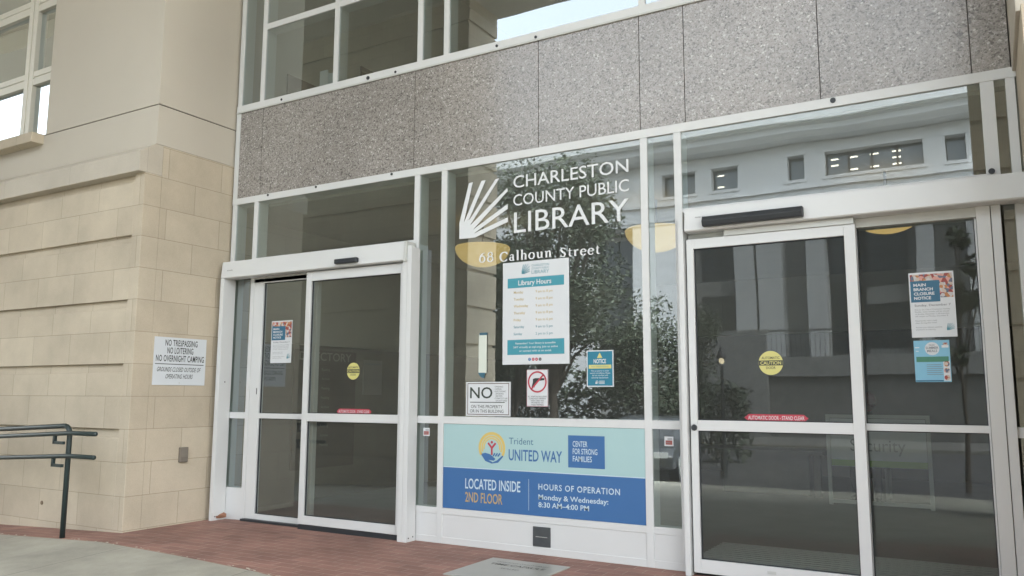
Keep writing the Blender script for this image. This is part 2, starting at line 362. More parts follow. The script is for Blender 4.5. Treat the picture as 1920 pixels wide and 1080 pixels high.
rail(-6.66, .235, ZL, .066); rail(-6.66, .215, ZU, .066)
B(-6.654, .2, -.012, 0.0, ZU-.05, ZU-.036).build('drip_edge', ALU2, front)
B(-6.66, -6.6, 0, .14, ZL+.033, ZU-.033).build('mullion', ALU, front)
def span(a, b, z, h, y0=.001): B(a, b, y0, .139, z-h/2, z+h/2).build('rail', ALU, front)
span(-6.272, -5.331, 4.985, .062); span(-5.275, -4.315, 4.985, .062)
for a, b in ((-6.598, -6.337), (-4.259, -4.023), (-3.967, -2.194), (-2.138, -1.931), (.1, .175)): span(a, b, ZM, .06)
for a, b in ((-6.284, -4.315), (-1.875, .04)): span(a, b, 2.525, .05)
# granite band
gx = [-6.6, -6.272, -4.334, -3.068, -2.188, -1.836, -.89, .003, .21]
for a, b in zip(gx, gx[1:]): B(a+.003, b-.003, .004, .05, ZL+.033, ZU-.033).build('granite_panel', GRAN, front)
B(-6.6, .21, .02, .06, ZL+.03, ZU-.03).build('joint_backing', JOINT, front)
# base panels
B(-6.598, -6.337, .004, .1, -.02, .3).build('base_panel', ALU, front)
for a, b in ((-4.259, -4.023), (-3.967, -2.194), (-2.138, -1.931)):
    m = B(a, b, .006, .1, 0, ZS); m.box(a, b, .001, .006, 0, .052); m.box(a, b, .001, .006, ZS-.05, ZS)
    m.build('base_panel', ALU, front, bevel=.0015)
# panes
def pane(x0, x1, z0, z1, mat=None, y=.014, parent=None, name='pane'):
    m = MB(); m.fix = False
    m.add([(x0, y, z0), (x1, y, z0), (x1, y, z1), (x0, y, z1)], [(0, 1, 2, 3)])
    return m.build(name, mat or GLW, parent or front)
for a, b in ((-6.6, -6.34), (-6.284, -4.315), (-4.259, -4.023), (-3.967, -2.194), (-2.138, -1.931), (-1.875, .042), (.115, .235)):
    if b-a > 1.85: z0 = 2.55 if a != -3.967 else ZM+.03
    else: z0 = ZM+.03
    pane(a, b, z0, ZL-.033)
for a, b, z0 in ((-6.6, -6.335, .3), (-4.259, -4.023, ZS), (-2.138, -1.931, ZS), (-3.967, -2.194, ZS), (.115, .235, .05)): pane(a, b, z0, ZM-.03)
for a, b in ((-6.598, -6.328), (-6.272, -5.331), (-5.275, -4.315), (-4.259, -4.023), (-3.967, -2.188), (-2.132, -1.628), (-1.572, -.928), (-.872, .05)):
    z = 4.954 if -6.3 < a < -4.5 else 8.6
    pane(a, b, ZU+.033, z, GLT)
    if z < 5: pane(a, b, 5.016, TOP, GLT)
for x, z in ((-6.011, 4.148), (-4.884, 4.148), (-4.557, 4.14), (-3.466, 4.148), (-3.088, 4.14), (-6.146, 3.178), (-5.497, 3.178), (-4.573, 3.178), (-.812, 3.172), (.07, 2.56)):
    r = .018 if x in (-4.884, -.812, .07) else .012
    MB().tube([(x, -.003, z), (x, -.009, z)], r, 14).build('bolt', DARK, front)
o = B(-3.114, -2.965, -.002, .006, .06, .206).build('kick_plate', STEEL, front)
B(-3.09, -2.99, -.004, -.002, .13, .133).build('scratch', ALU2, o)

# ------------------------------------------------------------------ automatic doors
def leaf(door, name, x0, x1, z0, z1, y0, y1, zm, sl, sr, bot, top, mh=.035):
    m = MB(); m.box(x0, x0+sl, y0, y1, z0, z1); m.box(x1-sr, x1, y0, y1, z0, z1)
    m.box(x0+sl, x1-sr, y0, y1, z0, z0+bot); m.box(x0+sl, x1-sr, y0, y1, z1-top, z1); m.box(x0+sl, x1-sr, y0+.001, y1, zm-mh, zm+mh)
    o = m.build(name, ALU, door, bevel=.002); yc = (y0+y1)/2
    pane(x0+sl, x1-sr, z0+bot, zm-mh, GLD, yc, o); pane(x0+sl, x1-sr, zm+mh, z1-top, GLD, yc, o)
    g = MB(); t = .006
    for a, b in ((z0+bot, zm-mh), (zm+mh, z1-top)):
        g.box(x0+sl, x0+sl+t, yc-.008, yc+.008, a, b); g.box(x1-sr-t, x1-sr, yc-.008, yc+.008, a, b)
        g.box(x0+sl+t, x1-sr-t, yc-.008, yc+.008, b-t, b); g.box(x0+sl+t, x1-sr-t, yc-.008, yc+.008, a, a+t)
    g.build('gasket', DARK, o)
    return o
dl = thing('sliding_door', (-5.4, 0, 0), 'automatic glass sliding door beside the beige stone wing, under a short black sensor', 'door')
MB().prism([(-.15, 2.352), (-.135, 2.512), (-.0035, 2.512), (-.0035, 2.345), (-.14, 2.345)], 'x', -6.602, -4.305).build('header', ALU, dl, bevel=.002)
MB().prism([(-.158, 2.34), (-.142, 2.515), (-.02, 2.515), (-.02, 2.34)], 'x', -4.303, -4.277).build('end_cap', ALU2, dl)
o = dl.children[0]
B(-5.065, -4.805, -.19, -.148, 2.368, 2.412).build('sensor', DARK, dl, bevel=.008)
p = Print(off=.151); p.text('automatic', -6.515, 2.415, .014); p.build('header_lettering', INK, dl)
m = MB(); m.box(-6.602, -6.552, -.15, -.002, -.02, 2.344); m.build('jamb', ALU, dl, bevel=.002)
MB().prism([(-.13, -.03), (-.13, 2.475), (-.006, 2.455), (-.006, -.03)], 'x', -4.276, -4.232).build('jamb', ALU, dl, bevel=.002)
B(-4.325, -4.277, -.13, -.01, -.03, 2.34).build('jamb', ALU, dl)
for x, y, z in ((-6.552, -.12, .03), (-6.552, -.05, .035), (-4.232, -.1, .03), (-4.232, -.04, .035), (-6.552, -.08, 1.32)): MB().tube([(x, y, z), (x+.003, y, z)], .006, 8).build('screw', DARK, dl)
B(-6.287, -4.33, .0, .1, 2.3, 2.344).build('track', ALU2, dl)
f = leaf(dl, 'fixed_leaf', -6.283, -5.43, .022, 2.335, .0, .05, .995, .13, .05, .05, .045, .024)
s = leaf(dl, 'sliding_leaf', -5.49, -4.328, .045, 2.335, -.09, -.04, .995, .062, .05, .075, .085, .036)
B(-6.3, -4.33, -.035, .1, -.02, .02).build('threshold', DARK, dl); B(-5.49, -4.33, -.088, -.036, -.02, .04).build('door_sweep', DARK, dl)
B(-6.19, -6.184, -.004, 0, 1.2, 1.26).build('lock', DARK, dl); B(-5.545, -5.525, -.012, 0.0, 1.385, 1.405).build('latch', VINYL, dl)

dr = thing('sliding_door', (-.9, 0, 0), 'automatic glass sliding door on the right, under a long black sensor bar', 'door')
MB().prism([(-.15, 2.353), (-.135, 2.505), (-.0035, 2.505), (-.0035, 2.345), (-.14, 2.345)], 'x', -1.815, 2.6).build('header', ALU, dr, bevel=.002)
MB().prism([(-.19, 2.365), (-.205, 2.40), (-.185, 2.435), (-.14, 2.435), (-.14, 2.365)], 'x', -1.675, -1.005).build('sensor', DARK, dr, bevel=.006)
p = Print(off=.15); p.text('automatic door', -1.735, 2.437, .012, .07); p.build('header_lettering', INK, dr)
B(-1.872, -1.835, -.12, -.001, -.03, 2.5).build('jamb', ALU, dr, bevel=.002)
B(-.03, .045, -.035, .1, -.02, 2.345).build('jamb', ALU, dr, bevel=.003); B(.049, .1, -.03, .1, -.02, 2.345).build('jamb', ALU, dr, bevel=.003)
B(-1.83, -.03, -.028, .1, 2.285, 2.344).build('track', ALU2, dr)
leaf(dr, 'fixed_leaf', -.76, -.032, .022, 2.335, .0, .05, 1.01, .05, .01, .05, .03, .022)
leaf(dr, 'sliding_leaf', -1.822, -.706, .022, 2.3, -.09, -.04, 1.0, .05, .068, .088, .07, .035)
B(-1.55, -.712, -.1, -.036, 2.302, 2.342).build('hanger_cover', ALU2, dr)
B(-1.822, -.03, -.035, .1, -.03, .018).build('threshold', DARK, dr)
MB().tube([(-1.797, -.09, .985), (-1.797, -.104, .985)], [.022, .018], 18).build('lock', DARK, dr)
B(-1.335, -1.28, -.094, -.09, .065, .083).build('finger_pull', ALU2, dr)

# ------------------------------------------------------------------ signs and stickers
def board(name, frame, a0, a1, b0, b1, th, mat, label, cat, off=0, group=None, loc=None):
    o_, u, w_, n_ = frame
    base = o_+u*((a0+a1)/2)+w_*b0+n_*off
    t = thing(name, base, label, cat, group)
    m = MB(); q = [o_+u*a+w_*b+n_*(off+d) for d in (0, th) for a, b in ((a0, b0), (a1, b0), (a1, b1), (a0, b1))]
    m.add(q, [(0, 3, 2, 1), (4, 5, 6, 7), (0, 1, 5, 4), (1, 2, 6, 5), (2, 3, 7, 6), (3, 0, 4, 7)])
    m.build('sheet' if th < .003 else 'board', mat, t); return t
def ppr(parent, name, mat, fn, frame=FACADE, off=0, d=.0008):
    p = Print(frame, off+d); fn(p); return p.build(name, mat, parent)
RET = (Vector((XP, 0, 0)), Vector((0, 1, 0)), Vector((0, 0, 1)), Vector((1, 0, 0)))
t = board('wall_sign', RET, -.795, -.215, 1.283, 1.731, .005, plain('white_sign_metal', (.6, .64, .67), .35), 'white no trespassing sign with black lettering screwed to the beige stone wall', 'sign', .002)
def f(p):
    c = -.503
    p.text('NO TRESPASSING', -.68, 1.652, .056, .36, bold=.016, track=1.08); p.text('NO LOITERING', -.655, 1.58, .056, .29, bold=.016, track=1.08); p.text('NO OVERNIGHT CAMPING', -.772, 1.505, .056, .535, bold=.016, track=1.08)
    p.text('GROUNDS CLOSED OUTSIDE OF', -.757, 1.41, .04, .48, shear=.2, bold=.01, track=1.08); p.text('OPERATING HOURS', -.662, 1.345, .04, .3, shear=.2, bold=.01, track=1.08)
ppr(t, 'lettering', INK, f, RET, .007); ppr(t, 'dividing_line', INK, lambda p: p.rect(-.778, -.238, 1.476, 1.483), RET, .007)
[MB().tube([(XP+.007, -.505, z), (XP+.01, -.505, z)], .006, 8).build('screw', ALU2, t) for z in (1.706, 1.305)]
t = thing('junction_box', (XP, -.42, .555), 'small grey brown metal cover box low on the beige stone wall', 'box')
B(XP, XP+.035, -.465, -.378, .56, .70).build('cover', plain('bronze_paint', (.16, .14, .115), .5), t, bevel=.006)
B(XP+.035, XP+.04, -.455, -.388, .61, .69).build('flap', plain('bronze_flap', (.19, .17, .14), .45), t, bevel=.002)

Y0 = -.012   # front of the vinyl is just outside the pane
OFF = -.011
# big logo
lg = thing('window_lettering', (-3.07, .01, 2.5), 'large white open book logo and county public library name on the centre window', 'lettering')
def fan(p, k=1, ox=-3.837, oz=2.514):
    T = lambda pts: [(ox+(a+3.837)*k, oz+(b-2.514)*k) for a, b in pts]
    p.poly(T([(-3.837, 2.514), (-3.674, 2.512), (-3.684, 2.548), (-3.69, 2.583), (-3.72, 2.624), (-3.735, 2.676), (-3.79, 2.658), (-3.837, 2.652)]))
    tips = [((-3.837, 2.652), (-3.79, 2.658), (-3.704, 2.993), (-3.744, 2.988)), ((-3.789, 2.655), (-3.736, 2.678), (-3.575, 2.993), (-3.617, 2.992)),
            ((-3.745, 2.655), (-3.723, 2.626), (-3.44, 2.993), (-3.478, 2.988)), ((-3.722, 2.624), (-3.692, 2.585), (-3.358, 2.872), (-3.364, 2.899)),
            ((-3.692, 2.584), (-3.686, 2.549), (-3.358, 2.722), (-3.358, 2.763)), ((-3.686, 2.548), (-3.675, 2.512), (-3.356, 2.612), (-3.356, 2.65))]
    for i, q in enumerate(tips): p.poly(T(list(q)), .0003*(i+1))
ppr(lg, 'book_emblem', VINYL, fan, off=OFF)
def f(p):
    p.text('CHARLESTON', -3.306, 2.888, .1, 1.014, bold=.004, d=0); p.text('COUNTY PUBLIC', -3.306, 2.739, .092, 1.016, bold=.002); p.text('LIBRARY', -3.299, 2.513, .168, 1.005, bold=.002)
ppr(lg, 'lettering', VINYL, f, off=OFF)
# serif address
def serif(p, word, x0, x1, zb, cap):
    """hand drawn old-style letters on a grid where the x-height is 1 and capitals are 1.5"""
    def arc(cx, cy, rx, ry, a0, a1, w0, w1, n=18):
        pts, ws = [], []
        for i in range(n+1):
            a = R(a0+(a1-a0)*i/n); pts.append((cx+rx*math.cos(a), cy+ry*math.sin(a))); ws.append(w0+(w1-w0)*abs(math.cos(a))**1.5)
        return pts, ws
    TH, TN = .2, .08
    def stem(x, a, b): return [([(x, a), (x, b)], [TH, TH])]
    def foot(x, y, l=.17, r=.17): return [([(x-l, y+.03), (x+r, y+.03)], [.065, .065])]
    def flag(x, y): return [([(x-.2, y-.09), (x, y-.03)], [.04, .1])]
    GL = {
     '6': (.95, [arc(.47, .52, .36, .52, 0, 360, TN, .17), ([(.14, .6), (.2, 1.0), (.42, 1.32), (.8, 1.5)], [.17, .17, .13, .05])]),
     '8': (.95, [arc(.47, .42, .36, .42, 0, 360, TN, .17), arc(.47, 1.15, .29, .34, 0, 360, TN, .14)]),
     'C': (1.35, [arc(.72, .75, .6, .74, 40, 320, TN, .22), ([(1.2, 1.5), (1.2, 1.08)], [.06, .09]), ([(1.18, .28), (1.25, .38)], [.08, .03])]),
     'a': (.88, [([(.17, .78), (.25, .95), (.42, 1.0), (.56, .9), (.6, .7), (.6, .15), (.7, .02), (.86, .08)], [.15, .09, .09, .15, TH, TH, .13, .05]), arc(.36, .29, .26, .28, 70, 350, TN, .17)]),
     'l': (.48, stem(.25, 0, 1.62)+foot(.25, 0)+flag(.2, 1.64)),
     'h': (1.06, stem(.25, 0, 1.62)+foot(.25, 0)+flag(.2, 1.64)+[([(.28, .72), (.45, .93), (.62, .97), (.76, .86), (.8, .65), (.8, 0)], [.06, .1, .12, .17, TH, TH])]+foot(.8, 0)),
     'n': (1.06, stem(.25, 0, .98)+foot(.25, 0)+flag(.2, 1.02)+[([(.28, .72), (.45, .93), (.62, .97), (.76, .86), (.8, .65), (.8, 0)], [.06, .1, .12, .17, TH, TH])]+foot(.8, 0)),
     'o': (1.0, [arc(.48, .5, .39, .5, 0, 360, TN, .2)]),
     'u': (1.08, [([(.24, .97), (.24, .3), (.32, .1), (.48, .03), (.65, .1), (.76, .28)], [TH, TH, .17, .11, .08, .06])]+stem(.8, .05, .97)+flag(.2, 1.0)+flag(.76, 1.0)+[([(.8, .04), (1.0, .05)], [.08, .05])]),
     'S': (.98, [([(.8, 1.17), (.72, 1.37), (.5, 1.47), (.28, 1.38), (.2, 1.16), (.3, .95), (.5, .79), (.7, .62), (.8, .38), (.7, .12), (.46, .03), (.24, .12), (.14, .36)], [.06, .09, .09, .15, .18, .2, .21, .2, .18, .15, .09, .09, .06]), ([(.8, 1.5), (.8, 1.12)], [.05, .08]), ([(.14, 0), (.14, .4)], [.05, .08])]),
     't': (.66, [([(.3, 1.32), (.28, .3), (.34, .08), (.48, .03), (.64, .1)], [.1, TH, .17, .11, .05]), ([(.06, .95), (.6, .95)], [.07, .07])]),
     'r': (.78, stem(.25, 0, .98)+foot(.25, 0, .17, .2)+flag(.2, 1.02)+[([(.28, .7), (.42, .9), (.58, .97), (.72, .9)], [.06, .1, .15, .18])]),
     'e': (.9, [arc(.47, .5, .37, .5, 8, 325, TN, .2), ([(.15, .56), (.82, .56)], [.07, .07])]),
    }
    tot = sum(GL[c][0]+.2 for c in word)-.2; kx = (x1-x0)/tot; kz = cap/1.5; x = 0; d = 0
    for c in word:
        for pts, ws in GL[c][1]:
            k = (kx+kz)/2; d += .00006
            p.rib([(x0+(x+a)*kx, zb+b*kz) for a, b in pts], [q*k*1.5 for q in ws], d)
        x += GL[c][0]+.2
ad = thing('address_lettering', (-3.08, .01, 2.28), 'white serif street number and street name on the centre window, above the hours poster', 'lettering')
ppr(ad, 'lettering', VINYL, lambda p: (serif(p, '68', -3.632, -3.49, 2.294, .078), serif(p, 'Calhoun', -3.432, -2.948, 2.286, .076), serif(p, 'Street', -2.878, -2.533, 2.277, .072)), off=-.007)

# hours poster
t = board('hours_poster', FACADE, -3.398, -2.798, 1.443, 2.268, .004, WHITE, 'large white library hours poster with teal bands on the centre window', 'poster', -.008)
PO = -.004
ppr(t, 'teal_band', TEAL, lambda p: p.rect(-3.352, -2.84, 2.058, 2.137), off=PO); ppr(t, 'teal_band', TEAL, lambda p: p.rect(-3.352, -2.84, 1.52, 1.64), off=PO)
ppr(t, 'band_lettering', WHITE, lambda p: p.text('Library Hours', -3.252, 2.078, .038, .3, bold=.02), off=PO, d=.0016)
def f(p):
    for i, l in enumerate(('Remember! Your library is accessible', '24/7 virtually at ccpl.org. Join us online', 'or connect with us on social.')): p.text(l, -3.096, 1.603-i*.03, .015, (.36, .4, .29)[i], 'c', bold=.012)
ppr(t, 'band_lettering', WHITE, f, off=PO, d=.0016)
rows = (('Monday', '9 am to 8 pm'), ('Tuesday', '9 am to 8 pm'), ('Wednesday', '9 am to 8 pm'), ('Thursday', '9 am to 8 pm'), ('Friday', '9 am to 6 pm'), ('Saturday', '9 am to 5 pm'), ('Sunday', '2 pm to 5 pm'))
def f(a, b):
    def g(p):
        for i in range(a, b): p.text(rows[i][0], -3.294, 2.012-i*.0558, .019, bold=.01); p.text(rows[i][1], -3.093, 2.01-i*.0558, .019, .152, bold=.006)
    return g
ppr(t, 'weekday_hours', GOLD, f(0, 5), off=PO); ppr(t, 'weekend_hours', TEALI, f(5, 7), off=PO)
ppr(t, 'emblem', TEALI, lambda p: fan(p, .16, -3.222, 2.168), off=PO)
def f(p): p.text('CHARLESTON', -3.13, 2.222, .018, .158); p.text('COUNTY PUBLIC', -3.13, 2.198, .016, .158); p.text('LIBRARY', -3.13, 2.163, .027, .158)
ppr(t, 'heading', TEALI, f, off=PO)
ppr(t, 'social_icon', NAVY, lambda p: p.disc(-3.148, 1.482, .0125), off=PO); ppr(t, 'social_icon', RED, lambda p: (p.disc(-3.115, 1.482, .0125), p.disc(-3.085, 1.482, .0125)), off=PO); ppr(t, 'social_icon', INK, lambda p: p.disc(-3.053, 1.482, .0125), off=PO)
ppr(t, 'icon_mark', WHITE, lambda p: (p.text('f', -3.148, 1.476, .013, None, 'c'), p.ring(-3.115, 1.482, .004, .006, n=12), p.poly([(-3.089, 1.477), (-3.089, 1.487), (-3.08, 1.482)]), p.text('X', -3.053, 1.476, .012, None, 'c')), off=PO, d=.0014)
# paper strip
t = board('paper_strip', FACADE, -3.627, -3.55, 1.378, 1.694, .002, flat('pale_paper', (.6, .65, .58)), 'narrow blank vertical paper strip taped to the window, left of the hours poster', 'paper', -.008)
ppr(t, 'tape', flat('blue_tape', (.04, .12, .17)), lambda p: (p.rect(-3.62, -3.545, 1.688, 1.708), p.poly([(-3.632, 1.382), (-3.56, 1.382), (-3.575, 1.335), (-3.61, 1.35)])), off=-.006, d=.001)
# no smoking sign
t = board('smoking_sign', FACADE, -3.745, -3.322, 1.033, 1.307, .003, WHITE, 'white sign with a big black NO and dark border, low on the centre window', 'sign', -.008)
ppr(t, 'border', plain('brown_ink', (.12, .08, .07)), lambda p: (p.rect(-3.732, -3.335, 1.291, 1.297), p.rect(-3.732, -3.335, 1.043, 1.049), p.rect(-3.732, -3.726, 1.049, 1.291), p.rect(-3.341, -3.335, 1.049, 1.291)), off=-.005)
def f(p):
    p.text('NO', -3.706, 1.176, .087, .215, bold=.01); p.rect(-3.706, -3.375, 1.14, 1.146)
    p.text('ON THIS PROPERTY', -3.696, 1.096, .025, .3, bold=.004); p.text('OR IN THIS BUILDING', -3.706, 1.06, .025, .32, bold=.004)
    for i, l in enumerate(('• SMOKING', '• VAPING', '• ELECTRONIC', '  SMOKING', '  DEVICES', '• TOBACCO USE', '  OF ANY KIND')): p.text(l, -3.475 if l[0] == '•' else -3.46, 1.262-i*.0185, .0115)
ppr(t, 'lettering', plain('green_black_ink', (.03, .045, .035)), f, off=-.005)
# no weapons sign
t = board('weapons_sign', FACADE, -3.174, -2.984, 1.114, 1.401, .003, WHITE, 'small white sign with a crossed out handgun in a red circle', 'sign', -.008)
def f(p):
    p.poly([(-3.118, 1.328), (-3.098, 1.334), (-3.02, 1.334), (-3.014, 1.33), (-3.016, 1.318), (-3.07, 1.312), (-3.082, 1.296), (-3.096, 1.292), (-3.103, 1.262), (-3.13, 1.264), (-3.118, 1.305)])
    for i, l in enumerate(('ALL WEAPONS INCLUDING', 'CONCEALED FIREARMS', 'OPEN CARRY ARE', 'PROHIBITED ON', 'THESE PREMISES')): p.text(l, -3.079, 1.186-i*.016, .011, (.17, .15, .115, .105, .115)[i], 'c')
ppr(t, 'pistol_print', INK, f, off=-.005)
def f(p):
    p.ring(-3.079, 1.305, .071, .084); p.rib([(-3.135, 1.245), (-3.022, 1.363)], .013)
    for a in ((-3.173, -3.171, 1.115, 1.4), (-2.987, -2.985, 1.115, 1.4), (-3.171, -2.987, 1.398, 1.4), (-3.171, -2.987, 1.115, 1.117)): p.rect(*a)
ppr(t, 'prohibition_ring', RED, f, off=-.005, d=.0014)
# notice
t = board('notice_sign', FACADE, -2.652, -2.433, 1.266, 1.539, .003, WHITE, 'teal notice sign with a yellow warning triangle, right side of the centre window', 'sign', -.008)
ppr(t, 'background', flat('notice_teal', (.02, .18, .27)), lambda p: p.rect(-2.644, -2.441, 1.274, 1.531), off=-.005)
ppr(t, 'warning_triangle', YEL, lambda p: (p.poly([(-2.566, 1.481), (-2.522, 1.481), (-2.544, 1.522)]), p.rect(-2.635, -2.45, 1.402, 1.43)), off=-.005, d=.0014)
def f(p):
    p.text('NOTICE', -2.594, 1.442, .03, .102, bold=.02)
    for i, l in enumerate(('This property is under', 'camera surveillance. Please', 'do not interfere with', 'security equipment.')): p.text(l, -2.542, 1.38-i*.017, .011, (.15, .165, .13, .14)[i], 'c')
    fan(p, .055, -2.58, 1.288); p.rect(-2.55, -2.505, 1.306, 1.31); p.rect(-2.55, -2.505, 1.297, 1.301); p.rect(-2.55, -2.505, 1.288, 1.292)
ppr(t, 'lettering', WHITE, f, off=-.005, d=.0014)
ppr(t, 'band_lettering', TEALI, lambda p: p.text('NO TRESPASSING', -2.542, 1.411, .011, .14, 'c'), off=-.005, d=.002)

# agency banner
t = board('agency_banner', FACADE, -3.964, -2.196, .285, .963, .003, AQUA, 'wide aqua and blue charity banner filling the panel under the centre window', 'banner', -.009)
BO = -.006
ppr(t, 'blue_band', NAVY, lambda p: p.rect(-3.964, -2.196, .285, .614), off=BO)
ppr(t, 'blue_square', NAVY, lambda p: p.rect(-2.813, -2.511, .662, .901), off=BO)
ppr(t, 'white_edge', PALE, lambda p: p.rect(-3.964, -2.196, .612, .618), off=BO, d=.0014)
cx, cz = -3.494, .787
ppr(t, 'rainbow', AMBER, lambda p: (p.ring(cx, cz-.005, .103, .126, -30, 210), p.ring(cx, cz-.005, .084, .098, -20, 200), p.ring(cx, cz-.005, .068, .079, -10, 190)), off=BO)
ppr(t, 'figure', RED, lambda p: (p.disc(cx, cz+.04, .011), p.rib([(cx-.036, cz+.034), (cx, cz-.005), (cx, cz-.06)], .017), p.rib([(cx+.036, cz+.034), (cx, cz-.005)], .017, .0003)), off=BO)
def f(p):
    p.poly([(cx-.105, cz-.055), (cx-.06, cz-.045), (cx-.015, cz-.055), (cx+.035, cz-.09), (cx+.02, cz-.105), (cx-.03, cz-.1), (cx+.01, cz-.117), (cx+.05, cz-.1), (cx+.1, cz-.06), (cx+.108, cz-.068), (cx+.06, cz-.118), (cx, cz-.128), (cx-.06, cz-.11)])
    for i in range(3): p.rib([(cx+.012+i*.022, cz-.07), (cx+.03+i*.024, cz-.045)], .012, .0003*(i+1))
    p.text('UNITED WAY', -3.337, .694, .082, .472, bold=.014)
ppr(t, 'hand_and_name', NAVY, f, off=BO)
ppr(t, 'upper_name', flat('slate_ink', (.07, .16, .25)), lambda p: p.text('Trident', -3.335, .818, .05, .22), off=BO)
def f(p):
    for i, l in enumerate(('CENTER', 'FOR STRONG', 'FAMILIES')): p.text(l, -2.774, .818-i*.055, .04, (.122, .203, .158)[i], bold=.01)
ppr(t, 'square_lettering', PALE, f, off=BO, d=.0016)
ppr(t, 'location_lettering', PALE, lambda p: p.text('LOCATED INSIDE', -3.744, .453, .078, .514, bold=.012), off=BO, d=.0016)
ppr(t, 'divider', PALE, lambda p: p.rect(-3.156, -3.153, .32, .558), off=BO, d=.0016)
def f(p):
    p.text('HOURS OF OPERATION', -3.069, .483, .043, .675, bold=.012, track=1.15); p.text('Monday & Wednesday:', -3.069, .41, .037, .582, bold=.012); p.text('8:30 AM–4:00 PM', -3.069, .352, .037, .426, bold=.012)
ppr(t, 'opening_times', PALE, f, off=BO, d=.0016)
ppr(t, 'gold_lettering', flat('gold_print', (.45, .33, .14)), lambda p: p.text('2ND FLOOR', -3.744, .348, .075, .352, bold=.012), off=BO, d=.0016)

# closure posters (same sheet on both doors)
COL = collage('photo_collage')
def closure(x0, x1, z0, z1, off, label, skew=0):
    t = board('closure_poster', FACADE, x0, x1, z0, z1, .0015, WHITE, label, 'poster', off, 'closure notices on the doors')
    W, H = x1-x0, z1-z0; X = lambda a: x0+a*W; Z = lambda b: z0+b*H; o = off+.0015
    ppr(t, 'photo', COL, lambda p: p.rect(X(.03), X(.97), Z(.60), Z(.97)), off=o)
    ppr(t, 'title_block', DBLUE, lambda p: p.rect(X(.03), X(.68), Z(.54), Z(.87)), off=o, d=.0013)
    def f(p):
        for i, l in enumerate(('MAIN', 'BRANCH', 'CLOSURE', 'NOTICE')): p.text(l, X(.10), Z(.785-i*.068), .042*H, (.28, .43, .46, .38)[i]*W, bold=.03)
    ppr(t, 'title', WHITE, f, off=o, d=.0019)
    def f(p):
        p.text('Sunday, December 7', X(.1), Z(.475), .032*H, .8*W, bold=.015)
        for i, l in enumerate(('Due to the City of Charleston Holiday', 'Parade, many streets will be closed', 'on Sunday, December 7. All branches', 'will reopen on Monday, December 8.', None, 'Need books with a hold', 'date during this time?', None, 'Access your library anytime', 'anywhere at ccpl.org')):
            if l: p.text(l, X(.1), Z(.415-i*.034), .02*H, min(.78, len(l)*.0215)*W)
    ppr(t, 'body_text', GREY, f, off=o)
    ppr(t, 'emblem', TEALI, lambda p: fan(p, .14*W/.4, X(.78), Z(.1)), off=o)
    return t
closure(-6.04, -5.762, 1.5, 1.908, -.022, 'white closure notice with a photo header, on the left sliding door')
closure(-.422, -.172, 1.566, 1.972, -.022, 'white closure notice with a photo header, on the right door above a blue flyer')
# meals flyer
t = board('meals_flyer', FACADE, -.416, -.219, 1.291, 1.546, .0015, flat('sky_blue_print', (.2, .45, .6)), 'pale blue summer meals flyer with a white circle, taped below the closure notice', 'flyer', -.022)
o_ = -.0205
ppr(t, 'circle', WHITE, lambda p: (p.disc(-.315, 1.495, .04), p.rect(-.41, -.385, 1.5, 1.506), p.rect(-.405, -.39, 1.478, 1.483), p.rect(-.262, -.225, 1.5, 1.515), p.rect(-.259, -.223, 1.298, 1.42)), off=o_)
ppr(t, 'green_band', flat('green_print', (.05, .2, .13)), lambda p: (p.rect(-.405, -.228, 1.414, 1.446),), off=o_, d=.0013)
ppr(t, 'food_photo', COL, lambda p: [p.disc(-.241, z, .016, 16) for z in (1.4, 1.36, 1.318)]+[p.rect(-.255, -.23, 1.515, 1.53)], off=o_, d=.0015)
ppr(t, 'blue_footer', DBLUE, lambda p: p.rect(-.414, -.262, 1.294, 1.302), off=o_)
def f(p):
    p.text('FREE', -.315, 1.511, .011, None, 'c'); p.text('SUMMER', -.315, 1.493, .014, .07, 'c', bold=.02); p.text('MEALS', -.315, 1.474, .014, .055, 'c', bold=.02)
    for i in range(6): p.rect(-.35, -.27+.004*(i % 3), 1.395-i*.012, 1.398-i*.012)
ppr(t, 'lettering', GREY, f, off=o_, d=.0016)
# caution discs and red strips on the sliding leaves
for x, z, rr, where in ((-4.905, 1.408, .075, 'left sliding door, beside the directory'), (-1.271, 1.42, .0795, 'right sliding door')):
    OFD = .0658
    t = thing('caution_sticker', (x, -.066, z), 'round yellow caution automatic door sticker on the '+where, 'sticker', 'caution stickers')
    ppr(t, 'disc', YEL, lambda p: p.disc(x, z, rr), off=OFD, d=0)
    def f(p):
        k = math.sqrt(rr*rr-(.017)**2); p.rect(x-k, x+k, z-.017, z+.017); p.text('AUTOMATIC', x, z+.026, .016, .118, 'c', bold=.01); p.text('DOOR', x, z-.04, .016, .062, 'c', bold=.01)
    ppr(t, 'black_band', INK, f, off=OFD)
    ppr(t, 'band_lettering', YEL, lambda p: p.text('CAUTION', x, z-.0105, .021, .135, 'c', bold=.02), off=OFD, d=.0016)
for x, z, hw, where in ((-4.885, 1.052, .203, 'left'), (-1.251, 1.058, .206, 'right')):
    t = thing('stand_clear_sticker', (x, -.066, z), 'red automatic door stand clear strip low on the %s sliding door' % where, 'sticker', 'red stand clear stickers')
    ppr(t, 'strip', RED, lambda p: p.poly([(x-hw, z), (x-hw+.03, z-.024), (x+hw-.03, z-.024), (x+hw, z), (x+hw-.03, z+.024), (x-hw+.03, z+.024)]), off=.0658, d=0)
    ppr(t, 'lettering', WHITE, lambda p: p.text('AUTOMATIC DOOR - STAND CLEAR', x, z-.011, .024, hw*1.75, 'c', bold=.004), off=.0658)
